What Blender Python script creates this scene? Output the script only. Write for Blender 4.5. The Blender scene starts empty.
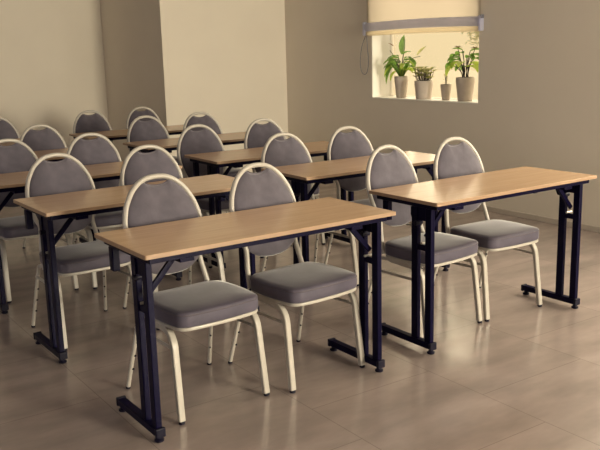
import bpy, bmesh, math, random
from mathutils import Vector, Matrix
random.seed(7)
S = bpy.context.scene
COL = S.collection
PI = math.pi

# ---------------------------------------------------------------- materials
def mat(name, col, rough=.5, metal=0., spec=.5, **kw):
    m = bpy.data.materials.new(name); m.use_nodes = True
    b = m.node_tree.nodes['Principled BSDF']
    b.inputs['Base Color'].default_value = (*col, 1)
    b.inputs['Roughness'].default_value = rough
    b.inputs['Metallic'].default_value = metal
    b.inputs['Specular IOR Level'].default_value = spec
    for k, v in kw.items():
        b.inputs[k.replace('_', ' ')].default_value = v
    return m

def nodes(m):
    nt = m.node_tree
    return nt, nt.nodes, nt.links, nt.nodes['Principled BSDF']

def mottled(name, c1, c2, scale, rough, bump=0., stretch=(1, 1, 1), detail=4, spec=.5, coords='Object', **kw):
    m = mat(name, c1, rough, spec=spec, **kw)
    nt, N, L, b = nodes(m)
    tc = N.new('ShaderNodeTexCoord'); mp = N.new('ShaderNodeMapping')
    mp.inputs['Scale'].default_value = stretch
    nz = N.new('ShaderNodeTexNoise'); nz.inputs['Scale'].default_value = scale; nz.inputs['Detail'].default_value = detail
    cr = N.new('ShaderNodeValToRGB')
    cr.color_ramp.elements[0].position = .3; cr.color_ramp.elements[0].color = (*c1, 1)
    cr.color_ramp.elements[1].position = .7; cr.color_ramp.elements[1].color = (*c2, 1)
    L.new(tc.outputs[coords], mp.inputs['Vector']); L.new(mp.outputs[0], nz.inputs['Vector'])
    L.new(nz.outputs['Fac'], cr.inputs[0]); L.new(cr.outputs[0], b.inputs['Base Color'])
    if bump:
        bp = N.new('ShaderNodeBump'); bp.inputs['Strength'].default_value = bump; bp.inputs['Distance'].default_value = .01
        L.new(nz.outputs['Fac'], bp.inputs['Height']); L.new(bp.outputs[0], b.inputs['Normal'])
    return m

M = {}
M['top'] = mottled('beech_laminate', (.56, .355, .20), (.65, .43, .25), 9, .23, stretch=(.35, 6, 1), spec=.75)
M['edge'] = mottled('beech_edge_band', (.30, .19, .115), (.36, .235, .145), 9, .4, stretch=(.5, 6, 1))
M['black'] = mat('black_powder_coat', (.002, .0012, .017), .4, spec=.08)
M['blackp'] = mat('black_plastic', (.004, .003, .014), .5, spec=.2)
M['bolt'] = mat('zinc_bolt', (.5, .48, .45), .3, metal=.9)
M['white'] = mottled('cream_powder_coat', (.42, .388, .345), (.46, .425, .38), 30, .33, spec=.5)
M['fabric'] = mottled('grey_velour', (.082, .073, .092), (.115, .102, .127), 14, .85, bump=.15, spec=.25, Sheen_Weight=.8, Sheen_Roughness=.4)
M['seatfab'] = mottled('grey_seat_velour', (.066, .058, .082), (.108, .095, .130), 7, .6, bump=.1, spec=.3, Sheen_Weight=.55, Sheen_Roughness=.3)
M['piping'] = mat('grey_piping', (.08, .065, .085), .6)
M['wall'] = mottled('painted_wall', (.72, .655, .56), (.75, .685, .585), 2.2, .75, spec=.25)
M['ceil'] = mat('ceiling_paint', (.36, .36, .38), .9)
M['wall2'] = mottled('grey_painted_wall', (.42, .42, .46), (.45, .45, .49), 2.2, .8, spec=.2)
M['trim'] = mottled('baseboard_tile', (.50, .44, .38), (.56, .49, .42), 5, .4)
M['reveal'] = mat('white_reveal', (.9, .88, .82), .5)
M['frame'] = mat('window_frame_white', (.85, .82, .75), .4)
M['pot'] = mottled('pale_stoneware', (.52, .45, .39), (.60, .52, .45), 18, .6, bump=.1)
M['soil'] = mat('soil', (.03, .02, .015), .95)
M['leafd'] = mottled('dark_green_leaf', (.07, .13, .03), (.14, .25, .05), 20, .4, Subsurface_Weight=0.)
M['leafy'] = mottled('yellow_green_leaf', (.25, .34, .06), (.38, .45, .10), 20, .45)
M['leafg'] = mottled('olive_leaf', (.22, .24, .09), (.40, .38, .18), 25, .5)
M['stem'] = mat('stem', (.10, .12, .04), .6)
M['darkstem'] = mat('dark_stem', (.03, .02, .02), .6)
M['bloom'] = mat('faded_bloom', (.42, .28, .16), .6)
M['rail'] = mottled('blind_rail', (.78, .72, .60), (.82, .76, .64), 8, .5)
M['roll'] = mottled('rolled_blind_cloth', (.74, .76, .88), (.80, .80, .92), 8, .8)
M['chain'] = mat('blind_chain', (.10, .10, .13), .4)
M['ground'] = mottled('outdoor_paving', (.44, .40, .33), (.48, .44, .36), 1.5, .9)
M['ghost'] = mottled('overexposed_foliage', (.50, .52, .40), (.68, .68, .52), 6, .8)  # outdoor overexposure is put into this pale leaf and trunk colour

# thin leaves let light through
for k in ('leafd', 'leafy', 'leafg', 'roll', 'rail'):
    nt, N, L, b = nodes(M[k])
    tr = N.new('ShaderNodeBsdfTranslucent'); mx = N.new('ShaderNodeMixShader'); mx.inputs[0].default_value = .5 if k[0] == 'l' else (.7 if k == 'roll' else .85)
    src = b.inputs['Base Color'].links[0].from_socket
    hs = N.new('ShaderNodeHueSaturation'); hs.inputs['Value'].default_value = 2.5 if k[0] == 'l' else 1
    L.new(src, hs.inputs['Color']); L.new(hs.outputs[0], tr.inputs[0])
    o = N['Material Output']
    L.new(b.outputs[0], mx.inputs[1]); L.new(tr.outputs[0], mx.inputs[2]); L.new(mx.outputs[0], o.inputs[0])

# translucent blind cloth
m = bpy.data.materials.new('blind_cloth'); m.use_nodes = True; M['cloth'] = m
nt = m.node_tree; N = nt.nodes; L = nt.links; N.clear()
o = N.new('ShaderNodeOutputMaterial'); tr = N.new('ShaderNodeBsdfTranslucent'); tr.inputs[0].default_value = (.50, .455, .39, 1)
df = N.new('ShaderNodeBsdfDiffuse'); df.inputs[0].default_value = (.85, .8, .72, 1)
mx = N.new('ShaderNodeMixShader'); mx.inputs[0].default_value = .12
L.new(tr.outputs[0], mx.inputs[1]); L.new(df.outputs[0], mx.inputs[2]); L.new(mx.outputs[0], o.inputs[0])

# clear pane: see-through with a slight reflection
m = bpy.data.materials.new('window_glass'); m.use_nodes = True; M['glass'] = m
nt = m.node_tree; N = nt.nodes; L = nt.links; N.clear()
o = N.new('ShaderNodeOutputMaterial'); tp = N.new('ShaderNodeBsdfTransparent'); gl = N.new('ShaderNodeBsdfGlossy'); gl.inputs['Roughness'].default_value = .02
fr = N.new('ShaderNodeFresnel'); fr.inputs[0].default_value = 1.2
mx = N.new('ShaderNodeMixShader')
L.new(fr.outputs[0], mx.inputs[0]); L.new(tp.outputs[0], mx.inputs[1]); L.new(gl.outputs[0], mx.inputs[2]); L.new(mx.outputs[0], o.inputs[0])

# floor tiles
def floor_mat():
    m = mat('stone_tile_floor', (.3, .24, .19), .2, spec=.9)
    nt, N, L, b = nodes(m)
    b.inputs['IOR'].default_value = 1.85
    tc = N.new('ShaderNodeTexCoord')
    mp = N.new('ShaderNodeMapping'); mp.inputs['Rotation'].default_value = (0, 0, PI/2)
    mp.inputs['Location'].default_value = (-.05, .17, 0)
    br = N.new('ShaderNodeTexBrick'); br.offset = .5; br.squash = 1
    br.inputs['Scale'].default_value = 1; br.inputs['Brick Width'].default_value = .655; br.inputs['Row Height'].default_value = .655
    br.inputs['Mortar Size'].default_value = .0022; br.inputs['Mortar Smooth'].default_value = .6
    br.inputs['Color1'].default_value = (.335, .272, .245, 1); br.inputs['Color2'].default_value = (.365, .297, .268, 1); br.inputs['Mortar'].default_value = (.225, .178, .152, 1)
    L.new(tc.outputs['Object'], mp.inputs['Vector']); L.new(mp.outputs[0], br.inputs['Vector'])
    n1 = N.new('ShaderNodeTexNoise'); n1.inputs['Scale'].default_value = 2.2; n1.inputs['Detail'].default_value = 4; n1.inputs['Roughness'].default_value = .55
    m2 = N.new('ShaderNodeMapping'); m2.inputs['Scale'].default_value = (1, 2.6, 1)
    L.new(tc.outputs['Object'], m2.inputs['Vector']); L.new(m2.outputs[0], n1.inputs['Vector'])
    cr = N.new('ShaderNodeMapRange'); cr.inputs['From Min'].default_value = .3; cr.inputs['From Max'].default_value = .7
    cr.inputs['To Min'].default_value = .80; cr.inputs['To Max'].default_value = 1.16
    L.new(n1.outputs['Fac'], cr.inputs['Value'])
    mu = N.new('ShaderNodeVectorMath'); mu.operation = 'SCALE'
    L.new(br.outputs['Color'], mu.inputs[0]); L.new(cr.outputs[0], mu.inputs['Scale'])
    L.new(mu.outputs[0], b.inputs['Base Color'])
    r = N.new('ShaderNodeMapRange'); r.inputs['From Min'].default_value = .3; r.inputs['From Max'].default_value = .7
    r.inputs['To Min'].default_value = .17; r.inputs['To Max'].default_value = .25
    L.new(n1.outputs['Fac'], r.inputs['Value']); L.new(r.outputs[0], b.inputs['Roughness'])
    bp = N.new('ShaderNodeBump'); bp.inputs['Strength'].default_value = .05; bp.inputs['Distance'].default_value = .001
    L.new(br.outputs['Fac'], bp.inputs['Height']); bp.invert = True; L.new(bp.outputs[0], b.inputs['Normal'])
    return m
M['floor'] = floor_mat()

# ---------------------------------------------------------------- helpers
def obj(name, bm, m, parent=None, smooth=False, ang=40, label=None):
    me = bpy.data.meshes.new(name)
    bmesh.ops.recalc_face_normals(bm, faces=bm.faces[:])
    bm.to_mesh(me); bm.free()
    me.materials.append(m)
    if smooth:
        for p in me.polygons: p.use_smooth = True
        try: me.set_sharp_from_angle(angle=math.radians(ang))
        except Exception: pass
    o = bpy.data.objects.new(name, me); COL.objects.link(o)
    if parent: o.parent = parent
    if label: o['label'] = label
    return o

def tag(o, label, cat, group=None):
    o['label'] = label; o['category'] = cat
    if group: o['group'] = group
    return o

def thing(name, label, cat, loc=(0, 0, 0), rz=0, group=None):
    o = bpy.data.objects.new(name, None); COL.objects.link(o)
    o.location = loc; o.rotation_euler = (0, 0, rz); o.empty_display_size = .1
    return tag(o, label, cat, group)

def struct(name, bm, m, **k):
    o = obj(name, bm, m, **k); o['kind'] = 'structure'; return o

def box(bm, x0, x1, y0, y1, z0, z1, bev=0, seg=2):
    r = bmesh.ops.create_cube(bm, size=1)
    bmesh.ops.scale(bm, vec=(x1-x0, y1-y0, z1-z0), verts=r['verts'])
    bmesh.ops.translate(bm, vec=((x0+x1)/2, (y0+y1)/2, (z0+z1)/2), verts=r['verts'])
    if bev:
        es = list({e for v in r['verts'] for e in v.link_edges})
        bmesh.ops.bevel(bm, geom=es, offset=bev, segments=seg, affect='EDGES', profile=.5)
    return bm

def B(*a, **k): return box(bmesh.new(), *a, **k)

def smooth_path(pts, n=6):
    P = [Vector(p) for p in pts]; out = []
    for i in range(len(P)-1):
        p0 = P[max(i-1, 0)]; p1 = P[i]; p2 = P[i+1]; p3 = P[min(i+2, len(P)-1)]
        for k in range(n):
            t = k/n
            out.append(.5*((2*p1)+(-p0+p2)*t+(2*p0-5*p1+4*p2-p3)*t*t+(-p0+3*p1-3*p2+p3)*t**3))
    out.append(P[-1]); return out

def bend(pts, r, n=6):
    """polyline with every inner corner rounded by radius r"""
    P = [Vector(p) for p in pts]; out = [P[0]]
    for a, b, c in zip(P, P[1:], P[2:]):
        d1 = (a-b); d2 = (c-b); rr = min(r, d1.length*.49, d2.length*.49)
        s = b+d1.normalized()*rr; e = b+d2.normalized()*rr
        for k in range(n+1):
            t = k/n; out.append(s*(1-t)**2+b*2*t*(1-t)+e*t*t)
    out.append(P[-1]); return out

def tube(bm, path, rx, rz=None, n=10, closed=False, up=(0, 0, 1), square=False, taper=None):
    """sweep an elliptic or rounded-square section along a path"""
    rz = rz or rx; P = [Vector(p) for p in path]; rings = []; nn = len(P); up = Vector(up)
    prev = None
    for i, p in enumerate(P):
        a = P[(i-1) % nn] if (closed or i > 0) else p; b = P[(i+1) % nn] if (closed or i < nn-1) else p
        t = (b-a).normalized()
        s = t.cross(up)
        if s.length < 1e-3: s = prev or t.cross(Vector((0, 1, 0)))
        s.normalize(); prev = s; w = s.cross(t)
        k = taper(i/(nn-1)) if taper else 1
        ring = []
        for j in range(n):
            q = 2*PI*j/n
            cx, cy = math.cos(q), math.sin(q)
            if square:
                e = .45; cx = math.copysign(abs(cx)**e, cx); cy = math.copysign(abs(cy)**e, cy)
            ring.append(bm.verts.new(p+s*rx*k*cx+w*rz*k*cy))
        rings.append(ring)
    m_ = nn if closed else nn-1
    for i in range(m_):
        A = rings[i]; Bq = rings[(i+1) % nn]
        for j in range(n):
            bm.faces.new((A[j], A[(j+1) % n], Bq[(j+1) % n], Bq[j]))
    if not closed:
        bm.faces.new(rings[0][::-1]); bm.faces.new(rings[-1])
    return bm

def T(path, *a, **k): return tube(bmesh.new(), path, *a, **k)

def lathe(prof, n=32):
    bm = bmesh.new(); R = []
    for r, z in prof:
        R.append([bm.verts.new((r*math.cos(2*PI*i/n), r*math.sin(2*PI*i/n), z)) for i in range(n)])
    for a, b in zip(R, R[1:]):
        for i in range(n): bm.faces.new((a[i], a[(i+1) % n], b[(i+1) % n], b[i]))
    bm.faces.new(R[0][::-1]); bm.faces.new(R[-1])
    return bm

def copy_tree(o, parent=None):
    c = o.copy(); COL.objects.link(c); c.parent = parent
    for ch in list(KIDS.get(o.name, [])): copy_tree(ch, c)
    return c
KIDS = {}
def index_tree(root):
    ks = [q for q in COL.objects if q.parent == root]
    KIDS[root.name] = ks
    for k in ks: index_tree(k)

# ---------------------------------------------------------------- room
XW = 5.39; XL = -4.5; YB = -5.0; Y1 = 8.07; Y2 = 9.72; XJ = 3.83; HC = 2.95; TH = .30
def wall_with_holes(name, holes):
    bm = bmesh.new()
    ys = sorted({YB, Y1+.3} | {v for h in holes for v in h[:2]}); zs = sorted({0, HC} | {v for h in holes for v in h[2:]})
    for a, b in zip(ys, ys[1:]):
        for c, d in zip(zs, zs[1:]):
            if any(a >= h[0]-1e-6 and b <= h[1]+1e-6 and c >= h[2]-1e-6 and d <= h[3]+1e-6 for h in holes): continue
            box(bm, XW, XW+TH, a, b, c, d)
    bmesh.ops.remove_doubles(bm, verts=bm.verts, dist=1e-5)
    # drop the doubled inner faces
    seen = {}
    for f in list(bm.faces):
        k = tuple(round(v, 4) for v in f.calc_center_median())
        seen.setdefault(k, []).append(f)
    dup = [f for fs in seen.values() if len(fs) > 1 for f in fs]
    bmesh.ops.delete(bm, geom=dup, context='FACES_ONLY')
    return struct(name, bm, M['wall'])
W1 = (5.065, 6.515, .935, 2.45)
W2 = (0.9, 3.45, .935, 2.45)
wall_with_holes('wall_right', [W1, W2])
struct('floor', B(XL, XW, YB, Y2, -.12, 0), M['floor'])
struct('ceiling', B(XL, XW, YB, Y2, HC, HC+.1), M['ceil'])
struct('wall_back', B(XJ, XW, Y1, Y2+.25, 0, HC), M['wall'])
struct('wall_far', B(XL, XJ, Y2, Y2+.25, 0, HC), M['wall'])
bm = bmesh.new()
box(bm, XL-.2, XL, YB, -.5, 0, HC); box(bm, XL-.2, XL, 5.5, Y2, 0, HC); box(bm, XL-.2, XL, -.5, 5.5, 0, .9); box(bm, XL-.2, XL, -.5, 5.5, 2.6, HC)
struct('wall_left', bm, M['wall2'])
bm = bmesh.new()
for a, b, c, d in ((-.5, 5.5, .9, .95), (-.5, 5.5, 2.55, 2.6), (-.5, -.45, .95, 2.55), (5.45, 5.5, .95, 2.55), (1.47, 1.53, .95, 2.55), (3.47, 3.53, .95, 2.55)):
    box(bm, XL-.13, XL-.07, a, b, c, d, bev=.004)
w4 = struct('window_4', bm, M['frame'])  # unseen window, added to go with the cool left fill
obj('pane', B(XL-.104, XL-.098, -.48, 5.48, .92, 2.58), M['glass'], w4)
W3 = (3.4, 5.1, .9, 2.6)
bm = bmesh.new()
box(bm, XL, W3[0], YB-.3, YB, 0, HC); box(bm, W3[1], XW, YB-.3, YB, 0, HC); box(bm, W3[0], W3[1], YB-.3, YB, 0, W3[2]); box(bm, W3[0], W3[1], YB-.3, YB, W3[3], HC)
struct('wall_front', bm, M['wall2'])
bm = bmesh.new(); yf = YB-.25
for a, b, c, d in ((W3[0], W3[1], W3[2], W3[2]+.05), (W3[0], W3[1], W3[3]-.05, W3[3]), (W3[0], W3[0]+.05, W3[2]+.05, W3[3]-.05), (W3[1]-.05, W3[1], W3[2]+.05, W3[3]-.05), (4.22, 4.28, W3[2]+.05, W3[3]-.05)):
    box(bm, a, b, yf-.03, yf+.03, c, d, bev=.004)
w3 = struct('window_3', bm, M['frame'])  # unseen window, added to hold the front fill
obj('pane', B(W3[0]+.02, W3[1]-.02, yf-.004, yf+.002, W3[2]+.02, W3[3]-.02), M['glass'], w3)
struct('baseboard_right', B(XW-.012, XW, YB, Y1, 0, .043, bev=.003), M['trim'])
struct('baseboard_back', B(XJ, XW-.012, Y1-.012, Y1, 0, .043, bev=.003), M['trim'])
struct('baseboard_far', B(XL, XJ-.012, Y2-.012, Y2, 0, .043, bev=.003), M['trim'])
struct('baseboard_side', B(XJ-.012, XJ, Y1-.012, Y2-.012, 0, .043, bev=.003), M['trim'])

def window(i, w):
    y0, y1, z0, z1 = w
    fr = bmesh.new(); f = .045; xa, xb = XW+.235, XW+.285
    box(fr, xa, xb, y0, y1, z0, z0+.012, bev=.003); box(fr, xa, xb, y0, y1, z1-f, z1, bev=.004)
    box(fr, xa, xb, y0, y0+.008, z0+.012, z1-f, bev=.003); box(fr, xa, xb, y1-.008, y1, z0+.012, z1-f, bev=.003)
    o = struct('window_%d' % i, fr, M['frame'])
    p = obj('pane', B(XW+.258, XW+.264, y0+.004, y1-.004, z0+.006, z1-.03), M['glass'], o)
    s = obj('window_sill', B(XW-.004, XW+.235, y0+.002, y1-.002, z0-.002, z0+.008, bev=.003), M['reveal'], o)
    r = bmesh.new()
    box(r, XW+.002, XW+.235, y0, y0+.006, z0+.008, z1); box(r, XW+.002, XW+.235, y1-.006, y1, z0+.008, z1)
    box(r, XW+.002, XW+.235, y0+.006, y1-.006, z1-.006, z1)
    obj('reveal_lining', r, M['reveal'], o)
    return o
window(1, W1); window(2, W2)
SZ = W1[2]+.008

# ---------------------------------------------------------------- blind
bl = thing('window_blind', 'pale roller blind lowered over the top of the window', 'blind', (XW, 5.80, 0))
ya, yb = -.79, .77
bm = bmesh.new(); nz = 14; grid = []
for i in range(nz+1):
    z = 1.60+(2.52-1.60)*i/nz; row = []
    for j in range(25):
        y = ya+.02+(yb-ya-.04)*j/24
        row.append(bm.verts.new((-.030-.004*math.sin(j*.8+z*4), y, z)))
    grid.append(row)
for a, b in zip(grid, grid[1:]):
    for j in range(24): bm.faces.new((a[j], a[j+1], b[j+1], b[j]))
obj('blind_cloth', bm, M['cloth'], bl, smooth=True)
bm = bmesh.new()
tube(bm, [(-.04, ya+.01+(yb-ya-.02)*k/20, 1.635+.012*math.sin(k/20*PI)) for k in range(21)], .018, .042, n=14, up=(0, 0, 1))
obj('rolled_hem', bm, M['roll'], bl, smooth=True)
obj('bottom_rail', T([(-.04, ya+.03+(yb-ya-.05)*k/12, 1.572+.006*math.sin(k/12*PI)) for k in range(13)], .010, .022, n=12), M['rail'], bl, smooth=True)
for s, y in ((0, ya), (1, yb)):
    obj('end_bracket', B(-.058, -.02, y-.012, y+.022, 1.555, 1.685, bev=.006), M['roll'], bl, smooth=True)
obj('clutch', B(-.065, -.03, ya-.022, ya-.010, 1.66, 1.69, bev=.004), M['chain'], bl)
obj('head_rail', T([(-.045, ya, 2.54), (-.045, yb, 2.54)], .032, n=16, up=(1, 0, 0)), M['rail'], bl, smooth=True)
ch = [(-.028, .735+.0, 1.66), (-.028, .775, 1.56), (-.028, .84, 1.44), (-.028, .865, 1.30), (-.028, .845, 1.20), (-.028, .80, 1.17),
      (-.028, .755, 1.20), (-.028, .735, 1.30), (-.028, .75, 1.44), (-.028, .76, 1.56), (-.028, .765, 1.66)]
obj('pull_chain', T(smooth_path(ch, 5), .0035, n=6, up=(1, 0, 0)), M['chain'], bl, smooth=True)

# ---------------------------------------------------------------- plants
def leaf(bm, base, d, L_, w, droop=.5, n=7, fold=.25, up=Vector((0, 0, 1))):
    d = Vector(d).normalized(); s = d.cross(up)
    if s.length < 1e-3: s = Vector((1, 0, 0))
    s.normalize(); p = Vector(base); rows = []; dirv = d.copy()
    for i in range(n+1):
        t = i/n
        ww = w*(math.sin(PI*min(1, t*.92+.08))**.8)*(1 if t < .99 else .1)
        nrm = s.cross(dirv).normalized()
        rows.append([bm.verts.new(p-s*ww/2+nrm*ww*fold), bm.verts.new(p), bm.verts.new(p+s*ww/2+nrm*ww*fold)])
        dirv = (dirv+Vector((0, 0, -1))*droop/n).normalized(); p = p+dirv*L_/n
    for a, b in zip(rows, rows[1:]):
        for j in (0, 1): bm.faces.new((a[j], a[j+1], b[j+1], b[j]))

def pot(root, r1, r0, h, ribs=0):
    obj('pot', lathe([(r0*.9, 0), (r0, .004), (r0+(r1-r0)*.55, h*.45), (r1, h*.8), (r1, h-.004), (r1-.003, h), (r1-.009, h), (r1-.010, h-.02), (.01, h-.022)], 36), M['pot'], root, smooth=True, ang=50)
    obj('soil', lathe([(r1-.011, h-.021), (r1-.012, h-.015), (.01, h-.012)], 24), M['soil'], root, smooth=True)

def plant(name, label, y, x=XW+.115): return thing(name, label, 'plant', (x, y, SZ), 0, None)
# peace lily on the left
p1 = plant('potted_peace_lily', 'potted plant with long arching leaves, leftmost on the window sill', 6.20)
pot(p1, .069, .050, .210)
R_ = random.Random(3)
bmd = bmesh.new(); bmy = bmesh.new(); bms = bmesh.new()
def stemleaf(bm, a, reach, z, L_, w, droop):
    # a: azimuth (0 = +X outward, 90 = +Y to the left in the photo)
    ca, sa = math.cos(a), math.sin(a)
    top = Vector((ca*reach, sa*reach, z)); path = smooth_path([(ca*.02, sa*.02, .19), (ca*reach*.4, sa*reach*.4, .19+(z-.19)*.65), top], 4)
    tube(bms, path, .0028, n=5)
    leaf(bm, top, (ca, sa, .55), L_, w, droop)
for a, r, z, l, w, dr, c in [(90, .09, .36, .24, .045, 3.0, 0), (82, .08, .38, .20, .04, 1.9, 1), (100, .10, .33, .20, .035, 3.4, 0), (-92, .07, .36, .17, .05, 1.7, 0), (95, .05, .33, .24, .05, 2.6, 0), (80, .06, .36, .22, .05, 2.2, 0), (110, .045, .30, .20, .05, 2.2, 1), (120, .04, .36, .17, .05, 1.4, 0),
                             (-85, .04, .34, .15, .055, 1.6, 1), (-70, .05, .28, .14, .05, 1.8, 1), (-100, .06, .38, .15, .04, 1.2, 0), (-95, .03, .42, .13, .04, .6, 0),
                             (150, .05, .33, .15, .05, 1.6, 0), (30, .05, .32, .15, .05, 1.6, 0), (180, .04, .38, .15, .05, 1., 0), (-130, .05, .32, .15, .05, 1.5, 1), (92, .07, .30, .26, .045, 3.2, 0), (85, .05, .40, .20, .05, 1.9, 0), (-88, .08, .30, .13, .06, 1.6, 0), (-75, .03, .36, .16, .06, 1.4, 0), (70, .04, .34, .18, .055, 1.8, 0), (105, .02, .30, .18, .06, 1.3, 0), (-92, .05, .26, .13, .06, 1.2, 1), (75, .02, .27, .14, .05, 1.0, 0), (-60, .02, .26, .12, .05, 1.0, 1), (100, .03, .25, .16, .05, 2.6, 1)]:
    stemleaf(bmy if c else bmd, math.radians(a), r, z, l, w, dr)
for k in range(18):
    a = R_.uniform(0, 2*PI); leaf(bmd if k % 2 else bmy, (math.cos(a)*.02, math.sin(a)*.02, .2), (math.cos(a)*.5, math.sin(a)*.5, 1), R_.uniform(.12, .2), .035, .6)
obj('foliage', bmd, M['leafd'], p1, smooth=True)['kind'] = 'stuff'
obj('foliage', bmy, M['leafy'], p1, smooth=True, label='yellow-green leaves')['kind'] = 'stuff'
blooms = [((0, -.05, .55), (0, .05, .62), .17, .055), ((0, -.27, .46), (0, -.33, .53), .13, .04), ((0, .17, .52), (0, .2, .56), .06, .022)]
for b, (tip, _, l, w) in zip(range(3), blooms):
    tube(bms, smooth_path([(0, tip[1]*.1, .19), (0, tip[1]*.45, .36), (0, tip[1], tip[2]-.06)], 5), .003, n=5)
obj('stem', bms, M['stem'], p1, smooth=True, label='thin green stems')['kind'] = 'stuff'
bm = bmesh.new(); leaf(bm, (0, -.02, .42), (0, -.12, 1), .19, .085, -.1); obj('bloom', bm, M['leafd'], p1, smooth=True)
bm = bmesh.new(); leaf(bm, (0, -.23, .41), (0, -1, .75), .15, .045, .1); obj('bloom', bm, M['leafg'], p1, smooth=True)
bm = bmesh.new(); leaf(bm, (0, .12, .50), (0, 1, .45), .09, .025, .1); obj('bloom', bm, M['bloom'], p1, smooth=True)
# small bushy plant
p2 = plant('potted_succulent', 'low bushy potted plant, second from the left on the window sill', 5.88)
pot(p2, .088, .074, .172)
bmd = bmesh.new(); bms = bmesh.new()
for k in range(48):
    a = R_.uniform(0, 2*PI); rr = .088*math.sqrt(R_.random()); z = R_.uniform(.19, .29)
    tip = Vector((math.cos(a)*rr, math.sin(a)*rr*1.1, z))
    tube(bms, smooth_path([(math.cos(a)*rr*.4, math.sin(a)*rr*.4, .15), (math.cos(a)*rr*.9, math.sin(a)*rr*.9, .15+(z-.15)*.5), tip], 3), .003, n=5)
    for q in range(5):
        b = R_.uniform(0, 2*PI); leaf(bmd, tip, (math.cos(b), math.sin(b), .7), .045, .028, .5, n=3)
obj('foliage', bmd, M['leafg'], p2, smooth=True)['kind'] = 'stuff'
obj('stem', bms, M['darkstem'], p2, smooth=True, label='dark tangled stems')['kind'] = 'stuff'
# tiny plant
p3 = plant('potted_sprig', 'smallest pot on the window sill with one thin sparse sprig', 5.58)
pot(p3, .050, .036, .145)
bmd = bmesh.new(); bms = bmesh.new()
for yy, zz in ((0, .26), (.012, .23), (-.015, .22), (.004, .205)):
    tube(bms, smooth_path([(0, 0, .12), (0, yy*.6, .18), (0, yy, zz)], 4), .0022, n=5)
    for q in range(5):
        b = R_.uniform(0, 2*PI); leaf(bmd, (0, yy, zz-.012*q), (math.cos(b), math.sin(b), .5), .026, .015, .4, n=3)
obj('foliage', bmd, M['leafg'], p3, smooth=True)['kind'] = 'stuff'
obj('stem', bms, M['darkstem'], p3, smooth=True)['kind'] = 'stuff'
# big leafy plant on the right
p4 = plant('potted_leafy_plant', 'broad-leaved potted plant at the right edge of the window sill', 5.335)
pot(p4, .085, .066, .212)
bmd = bmesh.new(); bmy = bmesh.new(); bms = bmesh.new()
for a, r, z, l, w, dr, c in [(90, .08, .36, .14, .075, 1.6, 0), (100, .10, .30, .15, .085, 2.4, 1), (75, .05, .42, .13, .07, 1.2, 0), (-80, .05, .40, .14, .075, 1.3, 0), (-95, .07, .33, .12, .07, 2.0, 1),
                             (-60, .04, .44, .12, .06, .8, 0), (160, .06, .38, .13, .07, 1.3, 0), (20, .05, .38, .13, .07, 1.3, 0), (200, .05, .34, .12, .07, 1.5, 1), (120, .03, .45, .1, .05, .6, 0), (-110, .02, .38, .13, .07, .8, 0),
                             (-30, .04, .33, .12, .06, 1.2, 1), (60, .03, .30, .10, .06, 1.6, 0), (95, .12, .33, .13, .085, 2.2, 0), (88, .09, .40, .12, .08, 1.5, 0), (-90, .09, .37, .12, .08, 1.5, 0), (-85, .02, .30, .14, .08, 1.6, 1), (90, .02, .30, .12, .07, 1.6, 0), (100, .05, .34, .13, .08, 2.0, 1)]:
    ca, sa = math.cos(math.radians(a)), math.sin(math.radians(a))
    tube(bms, smooth_path([(ca*.02, sa*.03, .2), (ca*r*.5, sa*r*.5, .2+(z-.2)*.6), (ca*r, sa*r, z)], 4), .0035, n=5)
    leaf(bmy if c else bmd, (ca*r, sa*r, z), (ca, sa, .5), l, w, dr)
obj('foliage', bmd, M['leafd'], p4, smooth=True)['kind'] = 'stuff'
obj('foliage', bmy, M['leafy'], p4, smooth=True, label='yellow-green leaves')['kind'] = 'stuff'
for (y, z) in ((.10, .47), (-.11, .46)):
    tube(bms, smooth_path([(0, y*.2, .2), (0, y*.6, .36), (0, y, z)], 4), .003, n=5)
    bm = bmesh.new()
    for q in range(6):
        b = q*PI/3; leaf(bm, (0, y, z), (math.cos(b)*.6, math.sin(b), .6), .04, .022, .4, n=3)
    obj('bloom', bm, M['bloom'], p4, smooth=True)
obj('stem', bms, M['darkstem'], p4, smooth=True, label='dark stems')['kind'] = 'stuff'

# ---------------------------------------------------------------- outdoors
struct('ground', B(XW+TH, 40, -25, 45, -.35, -.3), M['ground'])
tr_ = thing('garden_tree', 'overexposed blurred tree outdoors seen at the upper right of the window', 'tree', (11.5, 10.7, -.3))
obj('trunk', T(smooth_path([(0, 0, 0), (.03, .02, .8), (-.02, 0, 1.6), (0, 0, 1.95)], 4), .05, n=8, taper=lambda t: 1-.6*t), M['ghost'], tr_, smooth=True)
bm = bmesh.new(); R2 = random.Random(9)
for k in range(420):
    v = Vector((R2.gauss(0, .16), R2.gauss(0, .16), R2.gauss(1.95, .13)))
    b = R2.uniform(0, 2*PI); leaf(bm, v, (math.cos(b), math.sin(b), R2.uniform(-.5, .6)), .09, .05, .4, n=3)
obj('crown', bm, M['ghost'], tr_, smooth=True)

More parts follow.
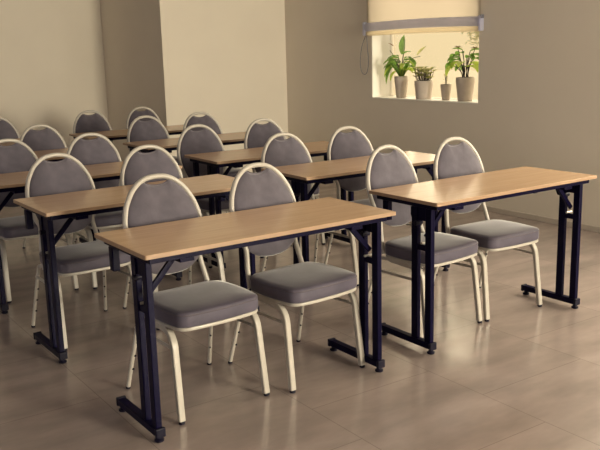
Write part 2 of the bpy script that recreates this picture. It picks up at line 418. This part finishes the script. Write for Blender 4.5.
# ---------------------------------------------------------------- table
TL, TD = 1.18, .48
def make_table():
    t = thing('folding_table', '', 'table')
    bm = bmesh.new(); box(bm, -TL/2, TL/2, -TD/2, TD/2, .7345, .75)
    es = [e for e in bm.edges if abs(e.verts[0].co.z-e.verts[1].co.z) > .01]
    bmesh.ops.bevel(bm, geom=es, offset=.005, segments=3, affect='EDGES', profile=.5)
    top = obj('tabletop', bm, M['top'], t)
    # edge band, a hair proud of the board
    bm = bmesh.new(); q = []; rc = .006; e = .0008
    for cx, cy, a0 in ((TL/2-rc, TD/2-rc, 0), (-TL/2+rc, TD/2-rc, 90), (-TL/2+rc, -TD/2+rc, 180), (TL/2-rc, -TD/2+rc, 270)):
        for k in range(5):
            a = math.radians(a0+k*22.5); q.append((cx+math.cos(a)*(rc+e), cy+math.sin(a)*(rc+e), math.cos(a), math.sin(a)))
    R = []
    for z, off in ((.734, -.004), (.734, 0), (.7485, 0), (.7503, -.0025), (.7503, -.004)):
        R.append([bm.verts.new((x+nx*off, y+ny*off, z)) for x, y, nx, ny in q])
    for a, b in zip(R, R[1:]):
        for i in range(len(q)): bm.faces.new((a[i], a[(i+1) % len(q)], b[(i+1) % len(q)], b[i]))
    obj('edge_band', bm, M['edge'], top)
    # steel frame under the board
    bm = bmesh.new(); i = .028; h0, h1 = .708, .734
    box(bm, -TL/2+i, TL/2-i, -TD/2+i, -TD/2+i+.022, h0, h1, bev=.002); box(bm, -TL/2+i, TL/2-i, TD/2-i-.022, TD/2-i, h0, h1, bev=.002)
    box(bm, -TL/2+i, -TL/2+i+.022, -TD/2+i+.022, TD/2-i-.022, h0, h1, bev=.002); box(bm, TL/2-i-.022, TL/2-i, -TD/2+i+.022, TD/2-i-.022, h0, h1, bev=.002)
    obj('under_frame', bm, M['black'], t)
    for s in (-1, 1):
        x = s*(TL/2-.040); hx = .0125
        leg = obj('leg', B(x-hx, x+hx, -.155-.02, -.155+.02, .045, .708, bev=.003), M['black'], t)
        leg2 = obj('leg', B(x-hx, x+hx, -.062-.02, -.062+.02, .045, .708, bev=.003), M['black'], t)
        obj('stub_bracket', B(x-.015, x+.015, .145-.019, .145+.019, .610, .708, bev=.003), M['black'], t)
        # gussets joining the two posts
        bm = bmesh.new()
        box(bm, x-.006, x+.006, -.135, -.082, .645, .708)
        gs = obj('cross_plate', bm, M['black'], t)
        obj('cross_plate', B(x-.006, x+.006, -.135, -.082, .500, .528, bev=.002), M['black'], t)
        bm = bmesh.new()
        v = [(x+s*.014, -.085, .700), (x+s*.014, -.012, .700), (x+s*.014, -.012, .660), (x+s*.014, -.030, .625), (x+s*.014, -.085, .615)]
        f1 = [bm.verts.new(Vector(c)-Vector((s*.028, 0, 0))) for c in v]; f0 = [bm.verts.new((c[0]-s*.024, c[1], c[2])) for c in v]
        bm.faces.new(f1); bm.faces.new(f0)
        for k in range(5): bm.faces.new((f1[k], f1[(k+1) % 5], f0[(k+1) % 5], f0[k]))
        obj('corner_plate', bm, M['black'], t)
        bm = bmesh.new(); tube(bm, [(x-s*.030, -.108, .537), (x+s*.012, -.108, .537)], .006, n=10); obj('bolt', bm, M['bolt'], gs, smooth=True)
        bm = bmesh.new(); tube(bm, [(x-s*.02, -.075, .630), (x+s*.022, -.075, .630)], .012, n=12); obj('hinge_knob', bm, M['blackp'], t, smooth=True)
        # diagonal brace up to a small bracket under the frame
        br = obj('brace', T([(x-s*.010, -.118, .565), (x-s*.145, -.118, .712)], .012, .008, n=8, square=True, up=(0, 1, 0)), M['black'], t, smooth=True, ang=30)
        obj('bracket', B(x-s*.145-.03, x-s*.145+.03, -.20, -.10, .690, .734, bev=.002), M['black'], br)
        # foot
        ft = obj('foot', B(x-.018, x+.018, -.180, .188, .024, .055, bev=.004), M['black'], t)
        for y in (-.180, .188):
            obj('end_cap', B(x-.0205, x+.0205, y-.008, y+.008, .021, .058, bev=.004), M['blackp'], ft)
        for y in (-.168, .172):
            obj('glide', lathe([(.015, 0), (.019, .003), (.019, .010), (.012, .014), (.010, .026)], 16), M['blackp'], ft, smooth=True).location = (x, y, 0)
    return t

# ---------------------------------------------------------------- chair
PROF = [(.922, 0), (.919, .038), (.910, .067), (.895, .094), (.866, .126), (.825, .153), (.795, .167), (.75, .179), (.70, .182), (.65, .174), (.60, .160), (.555, .145)]
def yb(z): return .120+(z-.45)*.27
def ringpt(w, z, off=0): return Vector((w, yb(z)+off, z))
def half_w(z, shrink=0):
    for (z1, w1), (z0, w0) in zip(PROF, PROF[1:]):
        if z0 <= z <= z1: return w1+(w0-w1)*(z1-z)/(z1-z0)-shrink
    return .14-shrink
def egg(n=64, inset=0.):
    """closed outline of the back pad"""
    pts = [(w, z) for z, w in PROF]
    bot = [(.124, .538), (.094, .520), (.052, .509), (0, .505)]
    r = smooth_path([(w, 0, z) for w, z in pts+bot], 4)
    right = [(max(p.x, 0), p.z) for p in r]
    return right
def make_chair():
    t = thing('banquet_chair', '', 'chair')
    # back frame: oval hoop running down into two posts
    side = [(w, z) for z, w in PROF]
    full = [ringpt(-w, z) for w, z in side[::-1]]+[ringpt(w, z) for w, z in side[1:]]
    full = [Vector((-.163, .103, .385)), Vector((-.158, .124, .46))]+full+[Vector((.158, .124, .46)), Vector((.163, .103, .385))]
    obj('back_frame', T(smooth_path(full, 4), .0115, .0125, n=12, up=(0, 1, .0)), M['white'], t, smooth=True)
    # pad: closed egg with a scooped top that leaves a hand hole
    out = []
    sc = .9
    for w, z in egg():
        cz = .70; ww = w-.004; zz = z
        if z > cz: zz = z-.005*(z-cz)/(.22)
        out.append((ww, zz))
    ztop = .872; pr = []
    # right half outline from the scoop centre
    scoop = [(0, .885), (.024, .887), (.042, .8915), (.054, .8975)]
    rest = [(w, z) for w, z in out if w > .062 or z < .8]
    rest = [(max(w, 0), z) for w, z in rest]
    right = scoop+rest
    right[-1] = (0, .505)
    loop = right+[(-w, z) for w, z in right[::-1][1:-1]]
    c0 = Vector((0, 0, .69))
    bm = bmesh.new(); rings = []
    def ring(sc_, off):
        R = []
        for w, z in loop:
            # inner rings forget the scoop so the cushion face stays smooth
            full_z = max(z, .912-2.2*w*w) if (abs(w) < .066 and z > .87) else z
            k = min(1, max(0, (1-sc_)*4)); zz = .69+((z*(1-k)+full_z*k)-.69)*sc_
            if z > .87: zz = min(zz, z-.0005) if sc_ < .999 else z
            R.append(bm.verts.new(Vector((w*sc_, yb(zz)+off, zz))))
        return R
    for s_, off in ((.3, -.026), (.7, -.023), (.90, -.017), (.97, -.010), (1.0, 0), (.97, .010), (.90, .014), (.6, .017)):
        rings.append(ring(s_, off))
    n = len(loop)
    for a, b in zip(rings, rings[1:]):
        for i in range(n): bm.faces.new((a[i], a[(i+1) % n], b[(i+1) % n], b[i]))
    bm.faces.new(rings[0]); bm.faces.new(rings[-1][::-1])
    bk = obj('backrest', bm, M['fabric'], t, smooth=True, ang=60)
    # hand hole trim
    hp = [(w, z) for w, z in scoop]
    pth = [ringpt(-w, z+.001, -.004) for w, z in hp[::-1]]+[ringpt(w, z+.001, -.004) for w, z in hp[1:]]
    obj('grip_trim', T(smooth_path(pth, 3), .0026, n=8, up=(0, 1, 0)), M['piping'], bk, smooth=True)
    # seat cushion
    def seat_outline(k=1., n=9):
        P = []
        cs = [(.190, -.252, .040), (.192, .098, .065), (-.192, .098, .065), (-.190, -.252, .040)]
        ang = [(-90, 0), (0, 90), (90, 180), (180, 270)]
        for (x, y, r), (a0, a1) in zip(cs, ang):
            cx = x-math.copysign(r, x); cy = y+(r if y < 0 else -r)
            for i in range(n):
                a = math.radians(a0+(a1-a0)*i/(n-1))
                P.append((cx+r*math.cos(a), cy+r*math.sin(a)))
        # slightly bowed sides and front
        Q = []
        for x, y in P:
            bx = .010*(1-((y+.07)/.2)**2) if abs(y+.07) < .2 else 0
            by = -.012*(1-(x/.17)**2) if y < -.2 and abs(x) < .17 else 0
            Q.append((x+math.copysign(bx, x), y+by))
        Q2 = []
        for (x0, y0), (x1, y1) in zip(Q, Q[1:]+Q[:1]):
            d = math.hypot(x1-x0, y1-y0); m_ = max(1, int(d/.045))
            for i in range(m_):
                s = i/m_; x = x0+(x1-x0)*s; y = y0+(y1-y0)*s
                if m_ > 2:
                    b = 4*s*(1-s)
                    if abs(y1-y0) > .15: x += math.copysign(.010*b, x)
                    elif y < -.2: y -= .010*b
                Q2.append((x, y))
        return Q2
    q = seat_outline(); c = Vector((0, -.08, 0)); n = len(q)
    bm = bmesh.new(); rings = []
    for s_, z in ((.90, .392), (.985, .394), (1.0, .400), (1.005, .420), (1.0, .443), (.993, .449), (.975, .453), (.85, .458), (.6, .462), (.3, .463)):
        rings.append([bm.verts.new((c.x+(x-c.x)*s_, c.y+(y-c.y)*s_, z)) for x, y in q])
    for a, b in zip(rings, rings[1:]):
        for i in range(n): bm.faces.new((a[i], a[(i+1) % n], b[(i+1) % n], b[i]))
    bm.faces.new(rings[0][::-1]); bm.faces.new(rings[-1])
    st = obj('seat', bm, M['seatfab'], t, smooth=True, ang=60)
    obj('piping', T([(x*.992, c.y+(y-c.y)*.992, .4435) for x, y in q], .0036, n=6, closed=True), M['piping'], st, smooth=True)
    # seat frame
    obj('seat_frame', T([(x*.965, c.y+(y-c.y)*.965, .386) for x, y in q], .007, .008, n=8, closed=True), M['white'], t, smooth=True)
    # front legs curve back into the side rails; rear legs splay out behind
    for s in (-1, 1):
        p = bend([(s*.208, -.240, .012), (s*.199, -.196, .366), (s*.190, -.05, .370), (s*.180, .04, .372)], .095, 9)
        lg = obj('leg', T(p, .0145, .0125, n=12, up=(0, 1, .0), square=True), M['white'], t, smooth=True, ang=35)
        obj('glide', lathe([(.010, 0), (.013, .002), (.013, .010), (.011, .013)], 12), M['blackp'], lg, smooth=True).location = (s*.2085, -.2415, 0)
        p = bend([(s*.210, .222, .012), (s*.182, .120, .366), (s*.180, .03, .371)], .03, 6)
        lg = obj('leg', T(p, .0095, .0095, n=12, up=(0, 1, 0)), M['white'], t, smooth=True)
        obj('glide', lathe([(.008, 0), (.0105, .002), (.0105, .010), (.009, .013)], 12), M['blackp'], lg, smooth=True).location = (s*.2105, .2235, 0)
        for z in (.10, .165, .23):
            k = (z-.012)/.36; x = .210-.028*k; y = .222-.102*k
            obj('bolt', T([(s*(x-.004), y-.008, z), (s*(x-.004)-s*.004, y-.014, z)], .0045, n=8, up=(0, 0, 1)), M['blackp'], lg, smooth=True)
        obj('side_stretcher', T([(s*.200, -.200, .300), (s*.1905, .145, .300)], .0075, n=10), M['white'], t, smooth=True)
    return t

tab0 = make_table(); index_tree(tab0)
cha0 = make_chair(); index_tree(cha0)

TABLES = [ # x, y, yaw, label
 (1.719, 2.870, .009, 'beech folding table nearest the camera, alone at the front left'),
 (3.157, 2.896, .008, 'beech folding table at the front right, window glare on its left end'),
 (1.694, 3.907, .021, 'beech folding table directly behind the nearest one, left half of the second row'),
 (3.162, 3.915, -.007, 'beech folding table directly behind the front right table, second row'),
 (1.692, 4.859, -.016, 'beech folding table cut by the left photo edge, third row'),
 (3.119, 4.845, -.016, 'beech folding table in the middle of the room, right half of the third row'),
 (1.560, 5.900, 0, 'fourth row beech folding table at the left, mostly hidden by chairs'),
 (3.122, 5.926, .001, 'fourth row beech folding table on the right, just before the rearmost one'),
 (1.500, 6.950, 0, 'rear row beech folding table hidden behind chairs at the far left'),
 (3.061, 7.000, 0, 'rearmost beech folding table, in front of the corner in the back wall'),
]
for i, (x, y, a, lb) in enumerate(TABLES):
    o = tab0 if i == 0 else copy_tree(tab0)
    o.location = (x, y, 0); o.rotation_euler = (0, 0, a); tag(o, lb, 'table', 'folding tables set in rows')

CHAIRS = [
 (1.499, 3.030, .06, 'grey oval-backed chair at the left place of the nearest table'),
 (2.012, 3.015, .09, 'grey oval-backed chair at the right place of the nearest table'),
 (2.890, 3.110, .09, 'grey oval-backed chair at the left place of the front right table'),
 (3.380, 3.118, -.02, 'grey oval-backed chair at the right place of the front right table, its seat sunlit'),
 (1.412, 4.130, .03, 'grey oval-backed chair at the left place of the second row left table'),
 (1.930, 4.112, -.01, 'grey oval-backed chair at the right place of the second row left table'),
 (2.842, 4.080, 0, 'grey oval-backed chair at the left place of the second row right table'),
 (3.372, 4.110, -.04, 'grey oval-backed chair at the right place of the second row right table'),
 (1.425, 5.130, 0, 'grey oval-backed chair cut by the left photo edge, at the third row left table'),
 (1.949, 5.076, -.02, 'grey oval-backed chair at the right place of the third row left table'),
 (2.753, 5.057, .01, 'grey oval-backed chair at the left place of the third row right table'),
 (3.330, 5.100, -.02, 'grey oval-backed chair at the right place of the third row right table'),
 (1.933, 6.049, .06, 'grey oval-backed chair at the fourth row left table, against the pale far wall'),
 (2.841, 6.151, .01, 'grey oval-backed chair at the left place of the fourth row right table'),
 (3.332, 6.130, -.03, 'grey oval-backed chair at the right place of the fourth row right table'),
 (2.768, 7.217, .05, 'grey oval-backed chair at the left place of the rearmost table'),
 (3.295, 7.239, .03, 'grey oval-backed chair at the right place of the rearmost table'),
 (1.884, 7.170, 0, 'grey oval-backed chair of the rear row, cut by the left photo edge'),
]
for i, (x, y, a, lb) in enumerate(CHAIRS):
    o = cha0 if i == 0 else copy_tree(cha0)
    o.location = (x, y, 0); o.rotation_euler = (0, 0, a); tag(o, lb, 'chair', 'banquet chairs at the tables')

# ---------------------------------------------------------------- light
w = bpy.data.worlds.new('sky'); S.world = w; w.use_nodes = True
bg = w.node_tree.nodes['Background']; bg.inputs[0].default_value = (.94, .73, .405, 1); bg.inputs[1].default_value = 1.0
def area(name, loc, rot, sx, sy, e, col):
    l = bpy.data.lights.new(name, 'AREA'); l.shape = 'RECTANGLE'; l.size = sx; l.size_y = sy; l.energy = e; l.color = col
    o = bpy.data.objects.new(name, l); COL.objects.link(o); o.location = loc; o.rotation_euler = rot
    return o
# daylight in the opening of the second window (beside the camera)
area('window_daylight', (XW+.22, (W2[0]+W2[1])/2, (W2[2]+W2[3])/2), (0, PI/2, 0), W2[3]-W2[2]-.1, W2[1]-W2[0]-.1, 95, (1, .90, .70))
area('front_fill_lamp', ((W3[0]+W3[1])/2, YB-.15, (W3[2]+W3[3])/2), (PI/2, 0, 0), W3[1]-W3[0]-.1, W3[3]-W3[2]-.1, 760, (1, .90, .68))  # added fill behind the camera, brightens the back walls
area('left_cool_fill_lamp', (XL+.1, 2.5, 1.75), (0, -PI/2, 0), 1.55, 5.8, 30, (.60, .68, 1))  # added cool fill for the right wall and left-facing sides
# hazy low sun outdoors
sl = bpy.data.lights.new('hazy_sun', 'SUN'); sl.energy = 8; sl.angle = math.radians(112); sl.color = (1, .84, .6)
so = bpy.data.objects.new('hazy_sun', sl); COL.objects.link(so)
so.rotation_euler = Vector((-1, -.34, -.30)).to_track_quat('-Z', 'Y').to_euler(); so.location = (9, 8, 4)

# ---------------------------------------------------------------- camera
cam = bpy.data.cameras.new('camera'); co = bpy.data.objects.new('camera', cam); COL.objects.link(co)
fw = Vector((.55214272, .80640874, -.21176251)); rt = Vector((.82177115, -.56926285, -.02513937)); up = Vector((.14082114, .1601398, .97699777))
mt = Matrix((rt, up, -fw)).transposed().to_4x4(); mt.translation = (0, 0, 1.4556)
co.matrix_world = mt
cam.sensor_width = 36; cam.lens = 819.473/600*36; cam.clip_start = .05
S.camera = co
S.view_settings.view_transform = 'Standard'; S.view_settings.look = 'None'; S.view_settings.gamma = 1; S.view_settings.exposure = 0
S.view_settings.use_curve_mapping = False
S.cycles.max_bounces = 10; S.cycles.diffuse_bounces = 6
